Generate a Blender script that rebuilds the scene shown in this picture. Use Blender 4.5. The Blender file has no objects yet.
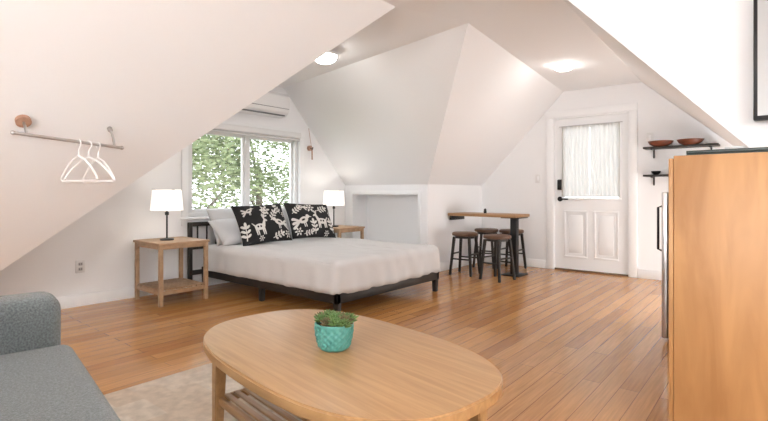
import bpy, bmesh, math, random
from mathutils import Vector, Matrix, noise
random.seed(7)
R=math.radians
# ---------------------------------------------------------------- materials
def nmat(name):
    m=bpy.data.materials.new(name); m.use_nodes=True
    nt=m.node_tree; b=nt.nodes['Principled BSDF']; return m,nt,b
def plain(name,col,rough=0.6,metal=0.0,bump=0.0,bscale=200,var=0.0,vscale=6,sheen=0,emit=None,es=0):
    m,nt,b=nmat(name)
    b.inputs['Base Color'].default_value=(*col,1); b.inputs['Roughness'].default_value=rough
    b.inputs['Metallic'].default_value=metal
    tc=nt.nodes.new('ShaderNodeTexCoord')
    if var>0:
        n=nt.nodes.new('ShaderNodeTexNoise'); n.inputs['Scale'].default_value=vscale; n.inputs['Detail'].default_value=5
        nt.links.new(tc.outputs['Object'],n.inputs['Vector'])
        r=nt.nodes.new('ShaderNodeValToRGB')
        r.color_ramp.elements[0].position=.3; r.color_ramp.elements[1].position=.7
        r.color_ramp.elements[0].color=(*[c*(1-var) for c in col],1)
        r.color_ramp.elements[1].color=(*[min(1,c*(1+var)) for c in col],1)
        nt.links.new(n.outputs['Fac'],r.inputs['Fac']); nt.links.new(r.outputs['Color'],b.inputs['Base Color'])
    if bump>0:
        n2=nt.nodes.new('ShaderNodeTexNoise'); n2.inputs['Scale'].default_value=bscale
        nt.links.new(tc.outputs['Object'],n2.inputs['Vector'])
        bp=nt.nodes.new('ShaderNodeBump'); bp.inputs['Strength'].default_value=bump; bp.inputs['Distance'].default_value=.004
        nt.links.new(n2.outputs['Fac'],bp.inputs['Height']); nt.links.new(bp.outputs['Normal'],b.inputs['Normal'])
    if sheen: b.inputs['Sheen Weight'].default_value=sheen
    if emit: b.inputs['Emission Color'].default_value=(*emit,1); b.inputs['Emission Strength'].default_value=es
    return m
def wood(name,c1,c2,stretch=(1,14,14),scale=3,rough=.45):
    m,nt,b=nmat(name)
    tc=nt.nodes.new('ShaderNodeTexCoord'); mp=nt.nodes.new('ShaderNodeMapping'); mp.inputs['Scale'].default_value=stretch
    n=nt.nodes.new('ShaderNodeTexNoise'); n.inputs['Scale'].default_value=scale; n.inputs['Detail'].default_value=8; n.inputs['Distortion'].default_value=.6
    r=nt.nodes.new('ShaderNodeValToRGB'); r.color_ramp.elements[0].position=.32; r.color_ramp.elements[1].position=.68
    r.color_ramp.elements[0].color=(*c1,1); r.color_ramp.elements[1].color=(*c2,1)
    nt.links.new(tc.outputs['Object'],mp.inputs['Vector']); nt.links.new(mp.outputs['Vector'],n.inputs['Vector'])
    nt.links.new(n.outputs['Fac'],r.inputs['Fac']); nt.links.new(r.outputs['Color'],b.inputs['Base Color'])
    b.inputs['Roughness'].default_value=rough
    return m
M={}
M['wall']=plain('wall_paint',(.87,.875,.885),.75,bump=.05,bscale=90)
M['slope']=plain('ceiling_paint',(.87,.875,.885),.75,bump=.05,bscale=90)
M['trim']=plain('trim_white',(.88,.89,.90),.4)
M['door']=plain('door_white',(.87,.88,.89),.35)
M['black']=plain('black_metal',(.012,.012,.013),.4,.3)
M['blackw']=plain('black_wood',(.02,.017,.015),.5)
M['oak']=wood('oak_light',(.50,.29,.14),(.66,.42,.23),(1.2,16,16),3,.38)
M['oakt']=wood('oak_table',(.39,.22,.095),(.50,.295,.135),(1.0,18,10),3,.3)
M['walnut']=wood('table_walnut',(.27,.14,.06),(.42,.24,.11),(1.2,16,16),3,.45)
M['seat']=wood('stool_seat_wood',(.10,.05,.03),(.17,.09,.05),(1.2,16,16),3,.45)
M['veneer']=wood('cabinet_veneer',(.34,.165,.06),(.46,.245,.098),(5,5,.8),2.6,.45)
M['nstand']=wood('nightstand_wood',(.33,.205,.115),(.45,.295,.175),(3,3,3),5,.5)
M['linen']=plain('linen_white',(.62,.612,.61),.9,bump=.25,bscale=60,sheen=.2)
M['pillow']=plain('pillow_cotton',(.57,.57,.58),.9,bump=.2,bscale=50)
M['sofa']=plain('sofa_tweed',(.155,.178,.183),.95,bump=.9,bscale=350,var=.4,vscale=160,sheen=.3)
M['white']=plain('white_plastic',(.78,.78,.78),.35)
M['hang']=plain('hanger_plastic',(.92,.92,.92),.3)
M['shade']=plain('lampshade_fabric',(.9,.88,.84),.8,emit=(1,.93,.84),es=.9)
M['dome']=plain('glass_dome_lit',(.9,.9,.9),.4,emit=(1,.97,.94),es=34)
M['bulb']=plain('lamp_bulb',(.9,.9,.9),.4,emit=(1,.92,.82),es=40)
M['pot']=plain('pot_turquoise',(.085,.30,.26),.4)
M['soil']=plain('soil',(.05,.035,.025),.95)
M['succ1']=plain('succulent_green',(.10,.18,.05),.5,var=.4,vscale=40)
M['succ2']=plain('succulent_dark',(.13,.10,.045),.5,var=.4,vscale=40)
M['steel']=plain('brushed_steel',(.55,.55,.56),.3,.9)
M['chrome']=plain('rod_metal',(.5,.49,.48),.3,.9)
M['woodred']=wood('bowl_wood',(.10,.03,.014),(.20,.06,.03),(3,3,8),4,.45)
M['green']=plain('tray_dark_green',(.010,.022,.018),.4)
M['bark']=plain('tree_bark',(.09,.07,.05),.9,bump=.6,bscale=20)
M['ground']=plain('ground_outside',(.12,.17,.07),.95,var=.3)
M['vent']=plain('vent_grey',(.16,.16,.17),.5)
M['screen']=plain('tv_screen',(.42,.42,.42),.25)
M['threshold']=plain('threshold_bronze',(.16,.10,.06),.4,.4)
M['knob']=wood('hook_wood',(.36,.20,.14),(.48,.30,.21),(6,6,6),4,.5)
# leaf: diffuse + translucent
m,nt,b=nmat('tree_leaf'); out=nt.nodes['Material Output']
tc=nt.nodes.new('ShaderNodeTexCoord'); n=nt.nodes.new('ShaderNodeTexNoise'); n.inputs['Scale'].default_value=1.6; n.inputs['Detail'].default_value=4
r=nt.nodes.new('ShaderNodeValToRGB'); r.color_ramp.elements[0].position=.35; r.color_ramp.elements[1].position=.65
r.color_ramp.elements[0].color=(.10,.14,.065,1); r.color_ramp.elements[1].color=(.29,.34,.19,1)
nt.links.new(tc.outputs['Object'],n.inputs['Vector']); nt.links.new(n.outputs['Fac'],r.inputs['Fac']); nt.links.new(r.outputs['Color'],b.inputs['Base Color'])
tr=nt.nodes.new('ShaderNodeBsdfTranslucent'); nt.links.new(r.outputs['Color'],tr.inputs[0]); mx=nt.nodes.new('ShaderNodeMixShader'); mx.inputs[0].default_value=.4
nt.links.new(b.outputs[0],mx.inputs[1]); nt.links.new(tr.outputs[0],mx.inputs[2]); nt.links.new(mx.outputs[0],out.inputs[0]); M['leaf']=m
# glass
m,nt,b=nmat('window_glass'); nt.nodes.remove(b)
out=nt.nodes['Material Output']; t=nt.nodes.new('ShaderNodeBsdfTransparent'); g=nt.nodes.new('ShaderNodeBsdfGlossy'); g.inputs['Roughness'].default_value=.02
mx=nt.nodes.new('ShaderNodeMixShader'); mx.inputs[0].default_value=.05
nt.links.new(t.outputs[0],mx.inputs[1]); nt.links.new(g.outputs[0],mx.inputs[2]); nt.links.new(mx.outputs[0],out.inputs[0]); M['glass']=m
# sheer curtain
m,nt,b=nmat('sheer_curtain'); nt.nodes.remove(b)
out=nt.nodes['Material Output']; t=nt.nodes.new('ShaderNodeBsdfTransparent'); d=nt.nodes.new('ShaderNodeBsdfDiffuse'); d.inputs[0].default_value=(.74,.72,.68,1)
tr=nt.nodes.new('ShaderNodeBsdfTranslucent'); tr.inputs[0].default_value=(.33,.32,.30,1)
m1=nt.nodes.new('ShaderNodeMixShader'); m1.inputs[0].default_value=.42; m2=nt.nodes.new('ShaderNodeMixShader'); m2.inputs[0].default_value=.94
nt.links.new(d.outputs[0],m1.inputs[1]); nt.links.new(tr.outputs[0],m1.inputs[2]); nt.links.new(t.outputs[0],m2.inputs[1]); nt.links.new(m1.outputs[0],m2.inputs[2]); nt.links.new(m2.outputs[0],out.inputs[0]); M['sheer']=m
# floor planks (boards run along Y)
m,nt,b=nmat('floor_planks')
tc=nt.nodes.new('ShaderNodeTexCoord'); mp=nt.nodes.new('ShaderNodeMapping'); mp.inputs['Rotation'].default_value=(0,0,R(90))
br=nt.nodes.new('ShaderNodeTexBrick'); br.inputs['Scale'].default_value=1; br.inputs['Brick Width'].default_value=1.35; br.inputs['Row Height'].default_value=.092
br.inputs['Mortar Size'].default_value=.0018; br.inputs['Mortar Smooth'].default_value=.3; br.offset=.37
br.inputs['Color1'].default_value=(.45,.20,.060,1); br.inputs['Color2'].default_value=(.65,.335,.118,1); br.inputs['Mortar'].default_value=(.20,.08,.025,1)
mp2=nt.nodes.new('ShaderNodeMapping'); mp2.inputs['Scale'].default_value=(28,1.2,1)
n=nt.nodes.new('ShaderNodeTexNoise'); n.inputs['Scale'].default_value=3; n.inputs['Detail'].default_value=8
rr=nt.nodes.new('ShaderNodeValToRGB'); rr.color_ramp.elements[0].position=.3; rr.color_ramp.elements[1].position=.7
rr.color_ramp.elements[0].color=(.78,.75,.72,1); rr.color_ramp.elements[1].color=(1.08,1.07,1.06,1)
mm=nt.nodes.new('ShaderNodeMix'); mm.data_type='RGBA'; mm.blend_type='MULTIPLY'; mm.inputs[0].default_value=1
nt.links.new(tc.outputs['Object'],mp.inputs['Vector']); nt.links.new(mp.outputs[0],br.inputs['Vector'])
nt.links.new(tc.outputs['Object'],mp2.inputs['Vector']); nt.links.new(mp2.outputs[0],n.inputs['Vector']); nt.links.new(n.outputs['Fac'],rr.inputs['Fac'])
nt.links.new(br.outputs['Color'],mm.inputs[6]); nt.links.new(rr.outputs['Color'],mm.inputs[7]); nt.links.new(mm.outputs[2],b.inputs['Base Color'])
b.inputs['Roughness'].default_value=.17
bp=nt.nodes.new('ShaderNodeBump'); bp.inputs['Strength'].default_value=.15; bp.inputs['Distance'].default_value=.002; bp.invert=True
nt.links.new(br.outputs['Fac'],bp.inputs['Height']); nt.links.new(bp.outputs[0],b.inputs['Normal']); M['floor']=m
# rug: warm cream with faint distressed patches
m,nt,b=nmat('rug_cream')
tc=nt.nodes.new('ShaderNodeTexCoord'); br=nt.nodes.new('ShaderNodeTexBrick'); br.inputs['Scale'].default_value=1
br.inputs['Brick Width'].default_value=.24; br.inputs['Row Height'].default_value=.13; br.inputs['Mortar Size'].default_value=.0
br.inputs['Color1'].default_value=(.74,.68,.59,1); br.inputs['Color2'].default_value=(.62,.50,.38,1); br.inputs['Mortar'].default_value=(.7,.62,.52,1)
n=nt.nodes.new('ShaderNodeTexNoise'); n.inputs['Scale'].default_value=22; n.inputs['Detail'].default_value=8
rr=nt.nodes.new('ShaderNodeValToRGB'); rr.color_ramp.elements[0].position=.35; rr.color_ramp.elements[1].position=.65
rr.color_ramp.elements[0].color=(.86,.85,.84,1); rr.color_ramp.elements[1].color=(1.08,1.08,1.08,1)
mm=nt.nodes.new('ShaderNodeMix'); mm.data_type='RGBA'; mm.blend_type='MULTIPLY'; mm.inputs[0].default_value=1
nt.links.new(tc.outputs['Object'],br.inputs['Vector']); nt.links.new(tc.outputs['Object'],n.inputs['Vector']); nt.links.new(n.outputs['Fac'],rr.inputs['Fac'])
nt.links.new(br.outputs['Color'],mm.inputs[6]); nt.links.new(rr.outputs['Color'],mm.inputs[7]); nt.links.new(mm.outputs[2],b.inputs['Base Color'])
b.inputs['Roughness'].default_value=.95; M['rug']=m
# embroidered pillow (vertex attribute driven)
m,nt,b=nmat('embroidered_cotton')
at=nt.nodes.new('ShaderNodeAttribute'); at.attribute_name='motif'
rr=nt.nodes.new('ShaderNodeValToRGB'); rr.color_ramp.elements[0].position=.4; rr.color_ramp.elements[1].position=.6
rr.color_ramp.elements[0].color=(.66,.64,.61,1); rr.color_ramp.elements[1].color=(.012,.012,.013,1)
nt.links.new(at.outputs['Fac'],rr.inputs['Fac']); nt.links.new(rr.outputs['Color'],b.inputs['Base Color']); b.inputs['Roughness'].default_value=.9; M['embro']=m

# ---------------------------------------------------------------- builder
class B:
    def __init__(s,name):
        s.name=name; s.bm=bmesh.new(); s.mats=[]
    def mi(s,k):
        if k not in s.mats: s.mats.append(k)
        return s.mats.index(k)
    def add(s,t,k,M4=None):
        i=s.mi(k)
        for f in t.faces: f.material_index=i; f.smooth=True
        if M4 is not None: t.transform(M4)
        me=bpy.data.meshes.new('tmp'); t.to_mesh(me); t.free(); s.bm.from_mesh(me); bpy.data.meshes.remove(me)
    def box(s,x0,x1,y0,y1,z0,z1,k,r=0,seg=2,M4=None):
        t=bmesh.new(); bmesh.ops.create_cube(t,size=1)
        for v in t.verts: v.co=Vector(((x0+x1)/2+v.co.x*(x1-x0),(y0+y1)/2+v.co.y*(y1-y0),(z0+z1)/2+v.co.z*(z1-z0)))
        if r>0: bmesh.ops.bevel(t,geom=t.edges[:]+t.verts[:],offset=r,segments=seg,affect='EDGES',profile=.5)
        s.add(t,k,M4)
    def cyl(s,p1,p2,r1,k,r2=None,seg=20,M4=None):
        r2=r1 if r2 is None else r2
        p1=Vector(p1);p2=Vector(p2); d=p2-p1
        t=bmesh.new(); bmesh.ops.create_cone(t,cap_ends=True,segments=seg,radius1=r1,radius2=r2,depth=d.length)
        t.transform(Matrix.Translation((p1+p2)/2)@d.to_track_quat('Z','Y').to_matrix().to_4x4()); s.add(t,k,M4)
    def leg(s,p1,p2,w1,w2,k,M4=None):
        p1=Vector(p1);p2=Vector(p2); t=bmesh.new()
        a=[t.verts.new((p1.x+sx*w1/2,p1.y+sy*w1/2,p1.z)) for sx,sy in((-1,-1),(1,-1),(1,1),(-1,1))]
        c=[t.verts.new((p2.x+sx*w2/2,p2.y+sy*w2/2,p2.z)) for sx,sy in((-1,-1),(1,-1),(1,1),(-1,1))]
        t.faces.new(a);t.faces.new(c[::-1])
        for i in range(4): t.faces.new((a[i],a[(i+1)%4],c[(i+1)%4],c[i]))
        bmesh.ops.recalc_face_normals(t,faces=t.faces[:])
        bmesh.ops.bevel(t,geom=t.edges[:],offset=min(w1,w2)*.12,segments=2,affect='EDGES')
        s.add(t,k,M4)
    def sph(s,c,r,k,sc=(1,1,1),M4=None,seg=20,rings=12):
        t=bmesh.new(); bmesh.ops.create_uvsphere(t,u_segments=seg,v_segments=rings,radius=r)
        t.transform(Matrix.Translation(c)@Matrix.Diagonal((*sc,1))); s.add(t,k,M4)
    def lathe(s,prof,c,k,seg=36,fn=None,M4=None):
        t=bmesh.new(); rows=[]
        for r,z in prof:
            row=[]
            for i in range(seg):
                a=2*math.pi*i/seg; rr=r if fn is None else fn(r,z,a,i)
                row.append(t.verts.new((c[0]+rr*math.cos(a),c[1]+rr*math.sin(a),c[2]+z)))
            rows.append(row)
        for j in range(len(rows)-1):
            for i in range(seg): t.faces.new((rows[j][i],rows[j][(i+1)%seg],rows[j+1][(i+1)%seg],rows[j+1][i]))
        if prof[0][0]>1e-4: t.faces.new(rows[0][::-1])
        if prof[-1][0]>1e-4 : t.faces.new(rows[-1])
        s.add(t,k,M4)
    def tube(s,pts,r,k,seg=8,closed=False,M4=None):
        pts=[Vector(p) for p in pts]; n=len(pts); t=bmesh.new(); rows=[]; up=Vector((.3,.5,.8)).normalized()
        for i,p in enumerate(pts):
            if closed: d=(pts[(i+1)%n]-pts[i-1])
            else: d=pts[min(i+1,n-1)]-pts[max(i-1,0)]
            d.normalize(); a=d.cross(up).normalized(); b2=d.cross(a)
            rows.append([t.verts.new(p+r*(math.cos(q)*a+math.sin(q)*b2)) for q in [2*math.pi*j/seg for j in range(seg)]])
        for i in range(n if closed else n-1):
            A=rows[i];C=rows[(i+1)%n]
            for j in range(seg): t.faces.new((A[j],A[(j+1)%seg],C[(j+1)%seg],C[j]))
        if not closed: t.faces.new(rows[0][::-1]); t.faces.new(rows[-1])
        bmesh.ops.recalc_face_normals(t,faces=t.faces[:]); s.add(t,k,M4)
    def prism(s,poly,z0,z1,k,r=0,M4=None,seg=3):
        t=bmesh.new(); a=[t.verts.new((x,y,z0)) for x,y in poly]; c=[t.verts.new((x,y,z1)) for x,y in poly]; n=len(poly)
        fb=t.faces.new(a[::-1]); ft=t.faces.new(c)
        for i in range(n): t.faces.new((a[i],a[(i+1)%n],c[(i+1)%n],c[i]))
        bmesh.ops.recalc_face_normals(t,faces=t.faces[:])
        if r>0: bmesh.ops.bevel(t,geom=list(set(fb.edges[:]+ft.edges[:])),offset=r,segments=seg,affect='EDGES')
        s.add(t,k,M4)
    def poly(s,pts,k):
        t=bmesh.new(); t.faces.new([t.verts.new(p) for p in pts]); s.add(t,k)
    def done(s,loc=(0,0,0),rot=0,ang=35):
        me=bpy.data.meshes.new(s.name); s.bm.to_mesh(me); s.bm.free()
        for k in s.mats: me.materials.append(M[k])
        try: me.set_sharp_from_angle(angle=R(ang))
        except Exception: pass
        o=bpy.data.objects.new(s.name,me); o.location=loc; o.rotation_euler=(0,0,rot)
        bpy.context.scene.collection.objects.link(o); return o

WX=-4.85; NY=4.94; KX=-3.4; DY=6.35; KZ=1.13
A_=(-2.07,3.62,2.49); B_=(-2.2,DY,2.36); C_=(WX,3.83,2.36); C2=(WX,2.74,2.38); V1=(-2.17,2.74,2.39)
SY=-2.4; RX=1.5; CY=2.75
# ---------------------------------------------------------------- shell
b=B('floor'); b.box(-5.2,1.7,-2.6,6.5,-.1,0,'floor'); b.done()
b=B('wall_left'); t=.14   # window wall
b.box(WX-t,WX,-2.6,2.55,0,2.75,'wall'); b.box(WX-t,WX,4.08,5.4,0,2.75,'wall'); b.box(WX-t,WX,2.55,4.08,0,.76,'wall'); b.box(WX-t,WX,2.55,4.08,1.76,2.75,'wall'); b.done()
b=B('wall_niche')
nx0,nx1,nz0,nz1=-4.69,-3.55,.30,1.0
b.box(WX,nx0,NY,NY+.1,0,KZ,'wall'); b.box(nx1,KX,NY,NY+.1,0,KZ,'wall'); b.box(nx0,nx1,NY,NY+.1,0,nz0,'wall'); b.box(nx0,nx1,NY,NY+.1,nz1,KZ,'wall')
b.box(nx0-.05,nx1+.05,NY+.3,NY+.35,nz0-.05,nz1+.05,'wall'); b.box(nx0-.05,nx0,NY+.1,NY+.3,nz0-.05,nz1+.05,'wall'); b.box(nx1,nx1+.05,NY+.1,NY+.3,nz0-.05,nz1+.05,'wall')
b.box(nx0,nx1,NY+.1,NY+.3,nz0-.05,nz0,'wall'); b.box(nx0,nx1,NY+.1,NY+.3,nz1,nz1+.05,'wall'); b.done()
b=B('wall_knee_left'); b.box(KX-.08,KX,NY+.1,DY,0,KZ,'wall'); b.done()
b=B('wall_far')  # door wall
dx0,dx1,dz=-2.34,-1.40,2.02
b.box(-3.7,dx0,DY,DY+.14,0,2.6,'wall'); b.box(dx1,1.0,DY,DY+.14,0,2.6,'wall'); b.box(dx0,dx1,DY,DY+.14,dz,2.6,'wall'); b.done()
b=B('wall_knee_right'); b.box(.4,.48,CY+.1,DY,0,.85,'wall'); b.done()
# dormer cheek wall (vertical, above the far slope)
b=B('wall_cheek'); tt=bmesh.new()
pl=[(-1.14,2.5),(-1.14,2.35),(.4,.675),(.4,0),(RX,0),(RX,2.5)]
f=[tt.verts.new((x,CY,z)) for x,z in pl]; g=[tt.verts.new((x,CY+.1,z)) for x,z in pl]; n=len(pl)
tt.faces.new(f); tt.faces.new(g[::-1])
for i in range(n): tt.faces.new((f[i],f[(i+1)%n],g[(i+1)%n],g[i]))
bmesh.ops.recalc_face_normals(tt,faces=tt.faces[:]); b.add(tt,'wall'); b.done()
b=B('wall_right'); b.box(RX,RX+.1,SY,CY+.1,0,2.5,'wall'); b.done()
b=B('wall_rear'); b.box(-5.2,RX+.1,SY-.1,SY,0,2.5,'wall'); b.done()
b=B('ceiling')
D1=(-1.27,DY,2.35); C1=(-1.14,CY,2.37)
b.poly([C2,V1,A_,C_],'slope'); b.poly([V1,C1,D1,B_,A_],'slope'); b.poly([V1,(-2.17,SY,2.39),(RX+.1,SY,2.39),(RX+.1,CY,2.39),C1],'slope'); b.done(ang=1)
b=B('ceiling_slope_left'); b.poly([(-4.52,SY,0),(-2.17,SY,2.39),V1,(-4.52,.3,0)],'slope'); b.done()
b=B('ceiling_slope_dormer'); b.poly([(WX,.3,0),(-4.52,.3,0),V1,C2],'slope'); b.poly([(WX,NY,KZ),C_,A_,(KX,NY,KZ)],'slope'); b.done(ang=1)
b=B('ceiling_slope_far'); b.poly([(KX,NY,KZ),A_,B_,(KX,DY,KZ)],'slope'); b.poly([C1,(.4,CY,.675),(.4,DY,.80),D1],'slope'); b.done(ang=1)
# baseboards
b=B('baseboard_left'); b.box(WX,WX+.018,.4,NY,0,.11,'trim',.004); b.done()
b=B('baseboard_niche'); b.box(WX+.018,KX+.018,NY-.018,NY,0,.11,'trim',.004); b.done()
b=B('baseboard_knee'); b.box(KX,KX+.018,NY,DY,0,.11,'trim',.004); b.done()
b=B('baseboard_far'); b.box(KX+.018,dx0-.09,DY-.018,DY,0,.11,'trim',.004); b.box(dx1+.09,.4,DY-.018,DY,0,.11,'trim',.004); b.done()
b=B('trim_niche')
for q in ((nx0-.05,nx0,nz0-.05,nz1+.05),(nx1,nx1+.05,nz0-.05,nz1+.05),(nx0,nx1,nz0-.05,nz0),(nx0,nx1,nz1,nz1+.05)):
    b.box(q[0],q[1],NY-.012,NY,q[2],q[3],'trim',.003)
b.done()
# window
b=B('window_1'); y0,y1,z0,z1=2.55,4.08,.76,1.76
for q in ((y0,y1,z0,z0+.05),(y0,y1,z1-.05,z1),(y0,y0+.05,z0+.05,z1-.05),(y1-.05,y1,z0+.05,z1-.05)): b.box(WX-.10,WX-.03,*q,'white',.005)
ym=(y0+y1)/2-.0
b.box(WX-.095,WX-.035,ym-.03,ym+.03,z0+.05,z1-.05,'white',.004)
for a,c,xo in((y0+.05,ym-.03,0),(ym+.03,y1-.05,-.02)):
    for q in ((a,c,z0+.05,z0+.085),(a,c,z1-.085,z1-.05),(a,a+.03,z0+.085,z1-.085),(c-.03,c,z0+.085,z1-.085)): b.box(WX-.085+xo,WX-.05+xo,*q,'white',.003)
    b.box(WX-.07+xo,WX-.066+xo,a+.02,c-.02,z0+.07,z1-.07,'glass')
b.done()
b=B('trim_window')
b.box(WX,WX+.02,y0-.07,y0,z0-.0,z1+.0,'trim',.004); b.box(WX,WX+.02,y1,y1+.07,z0,z1,'trim',.004); b.box(WX,WX+.022,y0-.09,y1+.09,z1,z1+.08,'trim',.004)
b.box(WX-.03,WX+.05,y0-.09,y1+.09,z0-.025,z0,'trim',.006); b.box(WX,WX+.016,y0-.07,y1+.07,z0-.09,z0-.025,'trim',.004); b.done()
b=B('roller_blind'); b.box(WX+.0225,WX+.075,y0+.02,y1-.02,z1-.03,z1+.04,'white',.012); b.cyl((WX+.05,y0+.04,z1-.05),(WX+.05,y1-.04,z1-.05),.018,'linen'); b.done()
# door
b=B('door_1'); xf=DY+.03; xb=DY+.075
a,c=dx0+.02,dx1-.02; gx0,gx1,gz0,gz1=-2.2,-1.53,.96,1.87
b.box(a,gx0,xf,xb,.02,2.0,'door'); b.box(gx1,c,xf,xb,.02,2.0,'door'); b.box(gx0,gx1,xf,xb,gz1,2.0,'door'); b.box(gx0,gx1,xf,xb,.02,gz0,'door')
for q in((gx0-.03,gx1+.03,gz0-.03,gz0),(gx0-.03,gx1+.03,gz1,gz1+.03),(gx0-.03,gx0,gz0,gz1),(gx1,gx1+.03,gz0,gz1)): b.box(q[0],q[1],xf-.015,xf,q[2],q[3],'door',.005)
b.box(gx0,gx1,xf+.015,xf+.02,gz0,gz1,'glass')
for p0,p1 in((gx0-.0,-1.905),(-1.825,gx1+.0)):
    for q in((p0,p1,.17,.195),(p0,p1,.765,.79),(p0,p0+.025,.195,.765),(p1-.025,p1,.195,.765)): b.box(q[0],q[1],xf-.010,xf,q[2],q[3],'door',.004)
    b.box(p0+.06,p1-.06,xf-.008,xf,.23,.73,'door',.007)
for zz in(.25,1.0,1.78): b.cyl((c+.008,xf-.008,zz-.05),(c+.008,xf-.008,zz+.05),.008,'steel')
b.box(a,c,xf-.02,xf+.05,0,.02,'threshold')
b.done()
b=B('door_lock'); b.box(a+.035,a+.105,xf-.03,xf-.001,1.06,1.20,'black',.012); b.cyl((a+.07,xf-.001,.94),(a+.07,xf-.02,.94),.032,'black'); b.cyl((a+.07,xf-.02,.94),(a+.07,xf-.055,.94),.012,'black'); b.box(a+.06,a+.19,xf-.066,xf-.048,.93,.95,'black',.006); b.done()
b=B('trim_door'); 
b.box(dx0-.085,dx0+.01,DY-.02,DY,0,dz+.0,'trim',.005); b.box(dx1-.01,dx1+.085,DY-.02,DY,0,dz,'trim',.005); b.box(dx0-.085,dx1+.085,DY-.022,DY,dz,dz+.09,'trim',.005)
b.box(dx0,dx0+.018,DY,DY+.14,0,dz,'trim'); b.box(dx1-.018,dx1,DY,DY+.14,0,dz,'trim'); b.box(dx0,dx1,DY,DY+.14,dz-.018,dz,'trim'); b.done()
b=B('door_curtain'); tt=bmesh.new(); nu,nv=90,16
for side in(0,1):
    x0=gx0-.02+side*(gx1-gx0+.04)/2; x1=x0+(gx1-gx0+.04)/2; rows=[]
    for j in range(nv+1):
        v=j/nv; z=gz1+.03-v*(gz1-gz0+.02); row=[]
        for i in range(nu+1):
            u=i/nu
            xc=x0 if side==0 else x1
            x=xc+((x0+u*(x1-x0))-xc)*(1 if v<.05 else (1-.015*math.sin(v*math.pi)))
            row.append(tt.verts.new((x,DY-.006+.013*math.sin(u*44+.9*math.sin(v*4+side))*(.6+.5*v),z)))
        rows.append(row)
    for j in range(nv):
        for i in range(nu): tt.faces.new((rows[j][i],rows[j][i+1],rows[j+1][i+1],rows[j+1][i]))
b.add(tt,'sheer'); b.cyl((gx0-.05,DY-.008,gz1+.025),(gx1+.05,DY-.008,gz1+.025),.006,'steel'); b.done(ang=80)

# ---------------------------------------------------------------- fixtures
def dome(x,y,z):
    b=B('ceiling_light'); b.lathe([(.13,0),(.135,-.012),(.13,-.022),(.118,-.024)],(x,y,z),'white')
    b.lathe([(.117,-.02),(.115,-.035),(.104,-.055),(.08,-.075),(.05,-.087),(.0,-.092)],(x,y,z),'dome'); b.done()
dome(-1.755,5.08,2.405); dome(-3.46,3.24,2.395)
b=B('ceiling_vent'); b.box(-1.72,-1.5,5.33,5.55,2.372,2.392,'white',.004)
for i in range(6): b.box(-1.70,-1.52,5.35+i*.032,5.365+i*.032,2.366,2.373,'vent')
b.done()
b=B('air_conditioner'); 
prof=[(0,0),(.14,0),(.20,.05),(.215,.14),(.21,.24),(.18,.275),(0,.28)]
AY0,AY1,AZ=2.97,3.76,1.96
tt=bmesh.new(); yy=[AY0,AY0+.01,AY1-.01,AY1]; rows=[]
for i,y in enumerate(yy):
    s=.96 if i in(0,3) else 1
    rows.append([tt.verts.new((WX+px*s,y,AZ+.14+(pz-.14)*s)) for px,pz in prof])
for i in range(3):
    for j in range(len(prof)): tt.faces.new((rows[i][j],rows[i][(j+1)%len(prof)],rows[i+1][(j+1)%len(prof)],rows[i+1][j]))
tt.faces.new(rows[0][::-1]); tt.faces.new(rows[3]); bmesh.ops.recalc_face_normals(tt,faces=tt.faces[:]); b.add(tt,'white')
b.box(WX+.11,WX+.175,AY0+.05,AY1-.05,AZ+.004,AZ+.016,'vent'); b.box(WX+.209,WX+.217,AY0+.02,AY1-.02,AZ+.085,AZ+.09,'vent'); b.done()
b=B('wall_outlet'); b.box(WX,WX+.008,1.50,1.575,.30,.415,'white',.003)
for zz in(.335,.38): b.box(WX+.008,WX+.011,1.522,1.553,zz-.014,zz+.014,'steel',.004); b.box(WX+.011,WX+.012,1.529,1.532,zz-.006,zz+.006,'black'); b.box(WX+.011,WX+.012,1.543,1.546,zz-.006,zz+.006,'black')
b.done()
def switch(x,z,w=.075):
    b=B('light_switch'); b.box(x,x+w,DY-.008,DY,z,z+.115,'white',.003); b.box(x+w/2-.012,x+w/2+.012,DY-.014,DY-.008,z+.03,z+.085,'trim',.003); b.done()
switch(-2.58,1.16); switch(-1.22,1.62)
b=B('wall_hook'); 
b.cyl((WX,4.25,1.62),(WX+.03,4.25,1.62),.035,'knob',seg=24); b.tube([(WX+.03,4.25,1.62),(WX+.07,4.25,1.60),(WX+.08,4.25,1.63)],.006,'black')
b.tube([(WX+.06,4.25,1.6),(WX+.05,4.23,1.72),(WX+.04,4.21,1.88)],.003,'knob'); b.tube([(WX+.06,4.25,1.6),(WX+.05,4.26,1.52),(WX+.03,4.28,1.47)],.01,'knob'); b.done()
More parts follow.
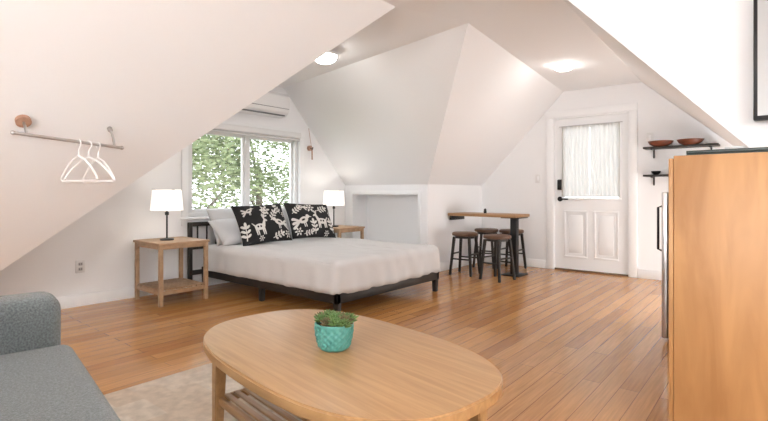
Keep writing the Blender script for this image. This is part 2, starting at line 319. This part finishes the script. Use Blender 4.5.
# clothes rod
b=B('clothes_rod'); rx=-3.05
sn=Vector((1.02,0,-1)).normalized()
def slopept(x,y): return Vector((x,y,(x+4.52)*2.39/2.35))
def rodz(y): return 1.332-(y-.66)*.075
for yy,rr in((.72,.036),(1.15,.014)):
    p=slopept(-3.13,yy); q=Vector((rx,yy,rodz(yy)))
    b.cyl(p,p+sn*.022,rr,'knob' if rr>.02 else 'chrome',seg=28); b.tube([p+sn*.022,p+sn*.06,q],.007,'chrome')
b.cyl((rx,.66,rodz(.66)),(rx,1.19,rodz(1.19)),.009,'chrome'); b.sph((rx,.66,rodz(.66)),.012,'chrome'); b.sph((rx,1.19,rodz(1.19)),.012,'chrome'); b.done()
def hanger(y,rot):
    b=B('clothes_hanger'); pts=[]
    for i in range(13):
        a=R(200-i*20); pts.append((.022*math.cos(a),0,.0+.022*math.sin(a)))
    pts+= [(.0,0,-.035),(0,0,-.075)]
    b.tube(pts,.0038,'hang')
    tri=[(0,0,-.07),(.06,0,-.09),(.12,0,-.13),(.175,0,-.182),(.185,0,-.20),(.17,0,-.21),(.0,0,-.21),(-.17,0,-.21),(-.185,0,-.20),(-.175,0,-.182),(-.12,0,-.13),(-.06,0,-.09)]
    b.tube(tri,.0055,'hang',closed=True)
    b.done(loc=(rx,y,rodz(y)-.010),rot=rot)
for yy,ro in((.96,10),(1.01,22),(1.06,6)): hanger(yy,R(ro))

# ---------------------------------------------------------------- bed
b=B('bed'); bx0,bx1,by0,by1=-4.80,-2.72,2.68,4.16
for y in(by0,by1-.04): b.box(bx0+.03,bx1,y,y+.04,.125,.225,'blackw',.004)
b.box(bx1-.04,bx1,by0,by1,.125,.225,'blackw',.004); b.box(bx0,bx0+.04,by0,by1,.125,.225,'blackw',.004)
for x in(bx0+.02,bx1-.03,(bx0+bx1)/2):
    for y in(by0+.03,by1-.03,): b.leg((x,y,.17),(x,y,0),.055,.045,'blackw')
for i in range(9): x=bx0+.15+i*.22; b.box(x,x+.07,by0+.04,by1-.04,.205,.225,'oak')
hy0,hy1=2.52,4.22
for y in(hy0,hy1-.04): b.box(bx0,bx0+.04,y,y+.04,.0,.71,'blackw',.004)
b.box(bx0,bx0+.035,hy0,hy1,.665,.71,'blackw',.004); b.box(bx0+.005,bx0+.03,hy0+.04,hy1-.04,.42,.45,'blackw',.003); b.box(bx0+.005,bx0+.03,hy0+.04,hy1-.04,.15,.2,'blackw',.003)
for i in range(15): y=hy0+.1+i*.107; b.box(bx0+.01,bx0+.025,y,y+.012,.45,.665,'black')
# mattress with cover
def cloth_box(b,x0,x1,y0,y1,z0,z1,r,k,amp=.006,n=60,flare=.0,seed=0):
    tt=bmesh.new(); bmesh.ops.create_cube(tt,size=1)
    bmesh.ops.subdivide_edges(tt,edges=tt.edges[:],cuts=n,use_grid_fill=True)
    hx,hy,hz=(x1-x0)/2,(y1-y0)/2,(z1-z0)/2; C=Vector(((x0+x1)/2,(y0+y1)/2,(z0+z1)/2))
    for v in tt.verts:
        p=Vector((v.co.x*2*hx,v.co.y*2*hy,v.co.z*2*hz))
        q=Vector((max(-hx+r,min(hx-r,p.x)),max(-hy+r,min(hy-r,p.y)),max(-hz+r,min(hz-r,p.z))))
        d=p-q
        if d.length>1e-6: p=q+d.normalized()*r if d.length>r else p
        nn=noise.noise(Vector((p.x*2.3+seed,p.y*2.3,p.z*2.3)))*amp+noise.noise(Vector((p.x*7+seed,p.y*9,p.z*3)))*amp*.6
        if p.z>hz*.7:
            w1=noise.noise(Vector((p.x*1.7+5,p.y*1.7,0)))
            nn+=.008*(1-min(1,abs(math.sin((p.x*1.3+p.y*2.1+w1*1.6)*4))*3.0))*max(0,w1+.25)
        dv=Vector((p.x/hx if abs(p.x)>hx*.97 else 0,p.y/hy if abs(p.y)>hy*.97 else 0,1 if p.z>hz*.7 else 0))
        if dv.length>0: dv.normalize()
        if p.z<hz*.6:
            w=(hz*.6-p.z)/(hz*1.6)
            t_=p.x*3+p.y*3
            nn+=w*(.012*math.sin(t_*5+seed)+.008*math.sin(t_*11.3)+flare)
        v.co=C+p+dv*nn
    b.add(tt,k)
cloth_box(b,bx0+.05,bx1+.02,by0-.03,by1+.025,.185,.475,.07,'linen',.014,90,.015)
b.done(ang=60)
def pillow_mesh(b,w,h,t,k,M4,n=(40,30),motif=None,seed=0):
    tt=bmesh.new(); lay=tt.verts.layers.float.new('motif') if motif else None
    nu,nv=n; front=[];back=[]
    for side,store in((1,front),(-1,back)):
        for j in range(nv+1):
            row=[]
            for i in range(nu+1):
                u=i/nu*2-1; v=j/nv*2-1
                if side==-1 and (i in(0,nu) or j in(0,nv)): row.append(front[j][i]); continue
                th=t/2*(max(0,1-u**4)**.55)*(max(0,1-v**4)**.55)
                px=w/2*u*(1-.07*(1-v*v)*abs(u)**3) ; py=h/2*v*(1-.08*(1-u*u)*abs(v)**3)
                th+=noise.noise(Vector((u*2+seed,v*2,side)))*.018*(1-u*u)*(1-v*v)
                vv=tt.verts.new((px,py,side*th))
                if lay: vv[lay]=motif(u,v) if side==1 else 0.0
                row.append(vv)
            store.append(row)
    for st,sg in((front,1),(back,-1)):
        for j in range(nv):
            for i in range(nu):
                q=(st[j][i],st[j][i+1],st[j+1][i+1],st[j+1][i]); tt.faces.new(q if sg==1 else q[::-1])
    b.add(tt,k,M4)
def frame(c,lean,yaw=0,roll=0):
    l=R(lean); m=Matrix(((0,-math.sin(l),math.cos(l)),(1,0,0),(0,math.cos(l),math.sin(l)))).to_4x4()
    return Matrix.Translation(c)@Matrix.Rotation(R(yaw),4,'Z')@m@Matrix.Rotation(R(roll),4,'Z')
b=B('bed_pillow'); pillow_mesh(b,.68,.44,.17,'pillow',frame((-4.60,3.02,.655),30)); b.done(ang=80)
b=B('bed_pillow'); pillow_mesh(b,.68,.44,.17,'pillow',frame((-4.60,3.80,.655),30),seed=4); b.done(ang=80)
b=B('bed_pillow'); pillow_mesh(b,.60,.38,.15,'pillow',frame((-4.44,2.93,.61),52),seed=9); b.done(ang=80)
# motif drawing
def seg(px,py,ax,ay,bx,by,r0,r1=None):
    r1=r0 if r1 is None else r1
    dx,dy=bx-ax,by-ay; L=dx*dx+dy*dy; t=max(0,min(1,((px-ax)*dx+(py-ay)*dy)/L)) if L>0 else 0
    return math.hypot(px-ax-t*dx,py-ay-t*dy)-(r0+(r1-r0)*t)
def ell(px,py,cx,cy,a,b_,ang=0):
    c,s=math.cos(ang),math.sin(ang); x=(px-cx)*c+(py-cy)*s; y=-(px-cx)*s+(py-cy)*c
    return (math.hypot(x/a,y/b_)-1)*min(a,b_)
def deer(x,y,cx,cy,s,fl):
    x=(x-cx)/s*fl; y=(y-cy)/s
    d=[ell(x,y,0,0,.44,.23,.08),seg(x,y,.33,.08,.5,.42,.15,.09),ell(x,y,.6,.47,.18,.09,-.35)]
    for lx in(-.34,-.2,.2,.34): d.append(seg(x,y,lx,-.1,lx+.05,-.55,.075,.045))
    for k in(-.05,.12): d+= [seg(x,y,.5,.5,.45+k,.85,.04),seg(x,y,.47+k*.5,.68,.6+k*.9,.8,.035)]
    d.append(seg(x,y,-.4,.1,-.55,.28,.06,.04)); inner=min(ell(x,y,-.14,.02,.07,.07),ell(x,y,.1,.03,.07,.07))
    return max(min(d),-inner)*s
def bird(x,y,cx,cy,s,fl):
    x=(x-cx)/s*fl; y=(y-cy)/s
    d=[ell(x,y,0,0,.38,.22,.35),ell(x,y,.36,.26,.15,.14),seg(x,y,.45,.27,.65,.22,.05,.02),seg(x,y,-.02,-.15,.0,-.45,.04),seg(x,y,.1,-.12,.12,-.45,.04)]
    for k in(-.5,-.2,.1): d.append(seg(x,y,-.28,-.08,-.75,k,.06,.10))
    return max(min(d),-ell(x,y,-.02,.02,.14,.06,.35))*s
def leafspray(x,y,cx,cy,s,ang):
    c,si=math.cos(ang),math.sin(ang); X=((x-cx)*c+(y-cy)*si)/s; Y=(-(x-cx)*si+(y-cy)*c)/s
    d=[seg(X,Y,0,0,1,0,.04,.03),ell(X,Y,1.05,0,.18,.1)]
    for k in(.2,.5,.8):
        d+=[ell(X,Y,k+.1,.16,.18,.085,.9),ell(X,Y,k+.1,-.16,.18,.085,-.9)]
    return min(d)*s
def flower(x,y,cx,cy,s):
    X=(x-cx)/s;Y=(y-cy)/s; a=math.atan2(Y,X); r=math.hypot(X,Y)
    return max(r-(.75+.3*math.cos(6*a)),-(abs(r-.35)-.08))*s
def mk_motif(kind):
    def f(u,v):
        x=u*1.38; y=v
        if kind==0:
            d=[deer(x,y,-.45,-.25,.66,1),bird(x,y,.72,-.1,.68,-1),bird(x,y,-.75,.58,.46,1),flower(x,y,.1,.58,.27),leafspray(x,y,.2,-.85,.6,.35),leafspray(x,y,-.1,.15,.5,1.2),leafspray(x,y,.95,.35,.5,2.0),leafspray(x,y,-1.2,-.8,.7,1.5),flower(x,y,1.1,-.72,.2),flower(x,y,-.45,-.80,.15),leafspray(x,y,.3,.05,.55,.9),flower(x,y,1.15,.3,.14)]
        else:
            d=[bird(x,y,-.65,-.1,.8,1),deer(x,y,.5,-.15,.68,-1),flower(x,y,-.08,.62,.25),leafspray(x,y,-.05,-.85,.7,1.6),leafspray(x,y,-1.2,.3,.55,.6),leafspray(x,y,1.15,-.8,.7,1.75),leafspray(x,y,.3,.42,.65,.3),flower(x,y,-1.05,-.7,.22),flower(x,y,.65,-.85,.16),bird(x,y,-.6,.68,.38,-1),leafspray(x,y,-.75,-.85,.5,.2),flower(x,y,1.2,.3,.15)]
        return max(0,min(1,.5+(min(d)+.004)*20))
    return f
b=B('embroidered_pillow'); pillow_mesh(b,.64,.46,.15,'embro',frame((-4.26,3.08,.69),26,0,2),n=(170,118),motif=mk_motif(0)); b.done(ang=80)
b=B('embroidered_pillow'); pillow_mesh(b,.64,.46,.15,'embro',frame((-4.29,3.78,.69),28,-3,-3),n=(170,118),motif=mk_motif(1),seed=3); b.done(ang=80)

# ---------------------------------------------------------------- nightstands + lamps
def nightstand(x0,x1,y0,y1,h=.57):
    b=B('nightstand'); w=.035
    for x in(x0,x1-w):
        for y in(y0,y1-w): b.box(x,x+w,y,y+w,0,h-.02,'nstand',.004)
    b.box(x0-.01,x1+.01,y0-.01,y1+.01,h-.022,h,'nstand',.004)
    for y in(y0,y1-w): b.box(x0+w,x1-w,y+.005,y+w-.005,h-.06,h-.022,'nstand',.003); b.box(x0+w,x1-w,y+.005,y+w-.005,.10,.135,'nstand',.003)
    for x in(x0,x1-w): b.box(x+.005,x+w-.005,y0+w,y1-w,h-.06,h-.022,'nstand',.003); b.box(x+.005,x+w-.005,y0+w,y1-w,.10,.135,'nstand',.003)
    n=9; st=(y1-y0-2*.01)/n
    for i in range(n): b.box(x0+.02,x1-.02,y0+.012+i*st,y0+.006+(i+1)*st,.137,.15,'nstand',.003)
    b.done()
nightstand(-4.76,-4.24,1.97,2.44); nightstand(-4.76,-4.3,4.27,4.74)
def lamp(x,y,z):
    b=B('table_lamp'); b.lathe([(.0,0),(.062,0),(.064,.006),(.06,.014),(.02,.02),(.0,.02)],(x,y,z),'black'); b.cyl((x,y,z+.01),(x,y,z+.32),.008,'black')
    b.lathe([(.005,.24),(.018,.24),(.018,.27),(.005,.27)],(x,y,z),'black')
    for a in range(3): q=a*2.094; b.tube([(x,y,z+.47),(x+.128*math.cos(q),y+.128*math.sin(q),z+.485)],.002,'black')
    b.cyl((x,y,z+.3),(x,y,z+.47),.004,'black')
    tt=bmesh.new(); r=[]
    for rr,zz in((.145,.285),(.128,.48),(.124,.48),(.141,.285)): r.append([tt.verts.new((x+rr*math.cos(2*math.pi*i/40),y+rr*math.sin(2*math.pi*i/40),z+zz)) for i in range(40)])
    for j in range(4):
        for i in range(40): tt.faces.new((r[j][i],r[j][(i+1)%40],r[(j+1)%4][(i+1)%40],r[(j+1)%4][i]))
    b.add(tt,'shade'); b.sph((x,y,z+.39),.03,'bulb'); b.done()
lamp(-4.5,2.16,.57); lamp(-4.58,4.45,.57)

# ---------------------------------------------------------------- bar table + stools
b=B('bar_table'); b.box(KX+.02,-2.43,5.38,5.80,.72,.755,'walnut',.005); b.box(-2.58,-2.50,5.55,5.63,.0,.72,'black',.004); b.box(-2.66,-2.42,5.45,5.73,.0,.012,'black',.003); b.box(-2.66,-2.42,5.45,5.73,.708,.72,'black',.003)
b.box(KX+.02,KX+.05,5.42,5.76,.66,.72,'black',.003); b.done()
def stool(x,y,rot):
    b=B('bar_stool'); b.lathe([(.0,.485),(.15,.485),(.16,.49),(.163,.505),(.16,.52),(.15,.526),(.0,.528)],(0,0,0),'seat',seg=32)
    b.lathe([(0,.455),(.125,.455),(.125,.485),(0,.485)],(0,0,0),'blackw')
    for sx,sy in((-1,-1),(1,-1),(1,1),(-1,1)): b.leg((sx*.1,sy*.1,.475),(sx*.14,sy*.14,0),.032,.028,'blackw')
    for z in(.2,):
        k=.1+.04*(1-z/.475)
        b.tube([(-k,-k,z),(k,-k,z)],.01,'blackw'); b.tube([(-k,k,z),(k,k,z)],.01,'blackw'); b.tube([(-k,-k,z+.06),(-k,k,z+.06)],.01,'blackw'); b.tube([(k,-k,z+.06),(k,k,z+.06)],.01,'blackw')
    b.done(loc=(x,y,0),rot=rot)
stool(-3.04,5.24,.1); stool(-2.56,5.16,-.2); stool(-3.12,5.96,.2); stool(-2.78,6.02,0)
b=B('salt_shaker'); b.lathe([(0,0),(.018,0),(.02,.02),(.015,.05),(.012,.06),(0,.065)],(-2.95,5.6,.755),'black'); b.done()

# ---------------------------------------------------------------- rug, coffee table, plant
b=B('area_rug'); b.box(-2.6,-.55,-.35,1.72,0,.010,'rug',.003); b.done()
b=B('coffee_table')
def sup(a,c,n,N=120):
    o=[]
    for i in range(N):
        t=2*math.pi*i/N; ct,st=math.cos(t),math.sin(t)
        o.append((a*math.copysign(abs(ct)**(2/n),ct),c*math.copysign(abs(st)**(2/n),st)))
    return o
b.prism(sup(.660,.39,2.7),.390,.43,'oakt',.006)
b.prism(sup(.60,.31,2.9),.372,.390,'oakt')
lg=[(-.48,-.25),(.48,-.25),(.48,.25),(-.48,.25)]
for x,y in lg: b.leg((x,y,.38),(x*1.02,y*1.02,0.01),.05,.036,'oakt')
for y in(-.25,.25): b.box(-.48,.48,y-.011,y+.011,.335,.375,'oakt',.003); b.box(-.48,.48,y-.011,y+.011,.13,.16,'oakt',.003)
for x in(-.48,.48): b.box(x-.011,x+.011,-.25,.25,.335,.375,'oakt',.003); b.box(x-.011,x+.011,-.25,.25,.13,.16,'oakt',.003)
for i in range(11): y=-.225+i*.043; b.box(-.47,.47,y-.012,y+.012,.160,.170,'oakt',.002)
ct=b.done(loc=(-1.31,1.28,0),rot=R(-8))
px,py,pz=-1.30,1.265,.43
b=B('potted_succulent')
def rip(r,z,a,i): return r*(1+(.045*math.sin(a*16+ (math.pi if int(z/.0125)%2 else 0)) if .012<z<.088 and r>.045 else 0))
prof=[(0,0),(.048,0),(.054,.004)]+[(.056+.016*math.sin(z/.1*1.9),z) for z in [.01+.0042*i for i in range(19)]]+[(.073,.092),(.075,.096),(.073,.101),(.068,.101),(.064,.09),(.0,.088)]
b.lathe(prof,(0,0,0),'pot',seg=128,fn=rip)
b.lathe([(.066,.089),(.03,.094),(0,.095)],(0,0,0),'soil')
def rosette(cx,cy,cz,s,k,n=16,up=0.3):
    for i in range(n):
        a=i*2.39996; f=i/n; el=R(15+65*(f)); L=s*(1-.45*f)
        d=Vector((math.cos(a)*math.cos(el),math.sin(a)*math.cos(el),math.sin(el)))
        tt=bmesh.new(); bmesh.ops.create_icosphere(tt,subdivisions=2,radius=1)
        for v in tt.verts:
            z=v.co.z; w=(1-.45*z) if z>0 else 1
            v.co=Vector((v.co.x*L*.20*w,v.co.y*L*.12*w,(z+1)*L*.5))
        q=d.to_track_quat('Z','Y').to_matrix().to_4x4()
        b.add(tt,k,Matrix.Translation((cx,cy,cz+f*s*.15))@q)
for (cx,cy,s,k) in [(0,0,.058,'succ1'),(.042,.01,.05,'succ2'),(-.042,.012,.05,'succ1'),(.01,-.045,.046,'succ2'),(-.035,-.035,.044,'succ1'),(.04,-.035,.046,'succ1'),(.0,.045,.048,'succ2'),(-.06,-.01,.042,'succ2'),(.062,-.01,.042,'succ1'),(.035,.045,.046,'succ1'),(-.035,.045,.046,'succ2')]:
    rosette(cx,cy,.095+.012*random.random(),s,k,20)
b.done(loc=(px,py,pz),ang=60)

# ---------------------------------------------------------------- sofa
b=B('sofa')
b.box(0,.20,-.86,.02,.07,.63,'sofa',.06,6)
b.box(1.66,1.86,-.86,.02,.07,.63,'sofa',.06,6)
b.box(.17,1.69,-.82,-.03,.09,.31,'sofa',.03,3)
b.box(.205,1.655,-.70,.05,.30,.455,'sofa',.045,6)
b.box(.10,1.76,-.90,-.68,.09,.80,'sofa',.07,6)
b.box(.21,.93,-.74,-.54,.45,.83,'sofa',.07,6); b.box(.935,1.65,-.74,-.54,.45,.83,'sofa',.07,6)
for x in(.08,1.78):
    for y in(-.8,-.05): b.cyl((x,y,.08),(x,y,0.01),.022,'nstand',.016)
b.done(loc=(-2.30,.62,0),rot=R(-9),ang=50)

# ---------------------------------------------------------------- right side: cabinet, fridge, tv, shelves
b=B('storage_cabinet'); cx0,cx1,cy0,cy1,cz=-.325,.28,2.19,2.72,1.168
b.box(cx0,cx1,cy0,cy1,.0,cz-.0,'veneer',.003)
b.box(cx0-.018,cx0-.001,cy0+.003,cy0+.262,.10,cz-.01,'veneer',.003); b.box(cx0-.018,cx0-.001,cy0+.268,cy1-.003,.10,cz-.01,'veneer',.003)
for y in(cy0+.24,cy0+.29): b.cyl((cx0-.03,y,.62),(cx0-.03,y,.76),.005,'steel')
b.done()
b=B('serving_tray'); b.box(-.29,.16,2.25,2.52,cz,cz+.010,'green',.004)
for q in((-.29,.16,2.25,2.258),(-.29,.16,2.512,2.52),(-.29,-.282,2.258,2.512),(.152,.16,2.258,2.512)): b.box(q[0],q[1],q[2],q[3],cz+.010,cz+.022,'green',.002)
b.done()
b=B('small_dish'); b.lathe([(0,0),(.02,0),(.035,.028),(.033,.03),(.018,.004),(0,.004)],(-.14,2.4,cz+.0105),'white'); b.done()
b=B('mini_fridge'); b.box(-.58,0,3.7,4.22,.02,1.03,'steel',.008); b.box(-.62,-.583,3.7,4.22,.03,1.025,'steel',.008); b.tube([(-.623,3.76,.62),(-.65,3.76,.63),(-.65,3.76,.92),(-.623,3.76,.93)],.008,'black')
for x in(-.55,-.05):
    for y in(3.75,4.17): b.cyl((x,y,.03),(x,y,0),.015,'black')
b.done()
b=B('television'); b.box(-.09,.98,2.665,2.70,1.34,1.96,'black',.006); b.box(-.075,.965,2.661,2.666,1.36,1.945,'screen'); b.box(.3,.6,2.70,CY,1.5,1.8,'black'); b.done()
for (z,x0,x1) in((1.53,-1.22,-.50),(1.21,-1.22,-.62)):
    b=B('floating_shelf'); b.box(x0,x1,DY-.2,DY,z,z+.022,'blackw',.003)
    for x in(x0+.08,x1-.08): b.box(x-.008,x+.008,DY-.16,DY,z-.012,z,'black'); b.box(x-.008,x+.008,DY-.012,DY,z-.1,z,'black')
    b.done()
def bowl(x,y,z,r,h,k):
    b=B('wooden_bowl'); b.lathe([(0,0),(r*.5,0),(r*.85,h*.45),(r,h),(r*.95,h),(r*.8,h*.5),(r*.45,h*.12),(0,h*.1)],(x,y,z),k); b.done()
bowl(-1.05,DY-.14,1.553,.13,.06,'woodred'); bowl(-.76,DY-.14,1.553,.13,.06,'woodred'); 
bowl(-1.1,DY-.11,1.233,.05,.04,'black'); bowl(-.9,DY-.11,1.233,.07,.03,'white')

# ---------------------------------------------------------------- outside
b=B('ground'); b.box(-40,-5.3,-15,40,-3.1,-3,'ground'); b.done()
def tree(x,y,h,n,sp):
    b=B('tree'); b.tube([(x,y,-3),(x+.1,y,-1.5),(x-.05,y+.1,0),(x+.1,y,h*.5)],.09,'bark',seg=10)
    for i in range(7):
        a=i*.9; b.tube([(x,y,-1+i*.4),(x+.5*math.cos(a),y+.5*math.sin(a),-.5+i*.45),(x+1.1*math.cos(a),y+1.2*math.sin(a),.1+i*.45)],.03,'bark',seg=6)
    tt=bmesh.new()
    cl=[Vector((x+random.gauss(0,sp*.6),y+random.gauss(0,sp),random.uniform(-2,h))) for _ in range(30)]
    for i in range(n):
        c=random.choice(cl)+Vector((random.gauss(0,.34),random.gauss(0,.34),random.gauss(0,.32)))
        s=random.uniform(.035,.07); q=Matrix.Rotation(random.uniform(0,6.28),3,'Z')@Matrix.Rotation(random.uniform(0,3.1),3,'X')
        vs=[tt.verts.new(c+q@Vector(p)*s) for p in((-1,0,0),(-.3,-.5,.1),(.6,-.35,0),(1.1,0,-.1),(.6,.35,0),(-.3,.5,.1))]
        tt.faces.new(vs)
    b.add(tt,'leaf'); b.done()
tree(-8.6,4.2,2.6,7500,1.0); tree(-10.2,7.2,3.2,11000,1.2); tree(-11.5,5.2,2.4,10000,1.3)

# ---------------------------------------------------------------- light
w=bpy.data.worlds.new('world'); bpy.context.scene.world=w; w.use_nodes=True
bg=w.node_tree.nodes['Background']; bg.inputs[0].default_value=(.92,.96,1,1); bg.inputs[1].default_value=4.2
def area(name,loc,rot,sx,sy,e,col=(1,.985,.97)):
    l=bpy.data.lights.new(name,'AREA'); l.shape='RECTANGLE'; l.size=sx; l.size_y=sy; l.energy=e; l.color=col
    o=bpy.data.objects.new(name,l); o.location=loc; o.rotation_euler=rot; bpy.context.scene.collection.objects.link(o)
area('light_rear_fill',(-.6,SY+.05,1.4),(R(90),0,R(180)),2.2,1.4,150)   # added fill light behind the camera, no window in this wall; faces +Y
area('light_right_fill',(RX-.05,.4,1.5),(R(90),0,R(90)),2.0,1.3,42)      # unseen fill added at the right wall to brighten the room, faces -X
area('light_knee_fill',(.36,5.3,.42),(R(100),0,R(90)),1.8,.55,36)      # added fill hidden behind the cabinet, brightens the far section; faces -X
s=bpy.data.lights.new('sun','SUN'); s.energy=4; s.angle=R(3); s.color=(1,.95,.85); o=bpy.data.objects.new('sun',s)
o.rotation_euler=Vector((-.6,.15,-.75)).to_track_quat('-Z','Y').to_euler(); bpy.context.scene.collection.objects.link(o)

cam=bpy.data.cameras.new('camera'); cam.sensor_width=36; cam.lens=475/768*36; cam.shift_y=-17.5/768; cam.clip_start=.05
co=bpy.data.objects.new('camera',cam); co.location=(0,0,1.02); co.rotation_euler=(R(90),0,R(39.8)); bpy.context.scene.collection.objects.link(co)
bpy.context.scene.camera=co
bpy.context.scene.view_settings.view_transform='Standard'
bpy.context.scene.view_settings.look='None'
bpy.context.scene.view_settings.exposure=.08
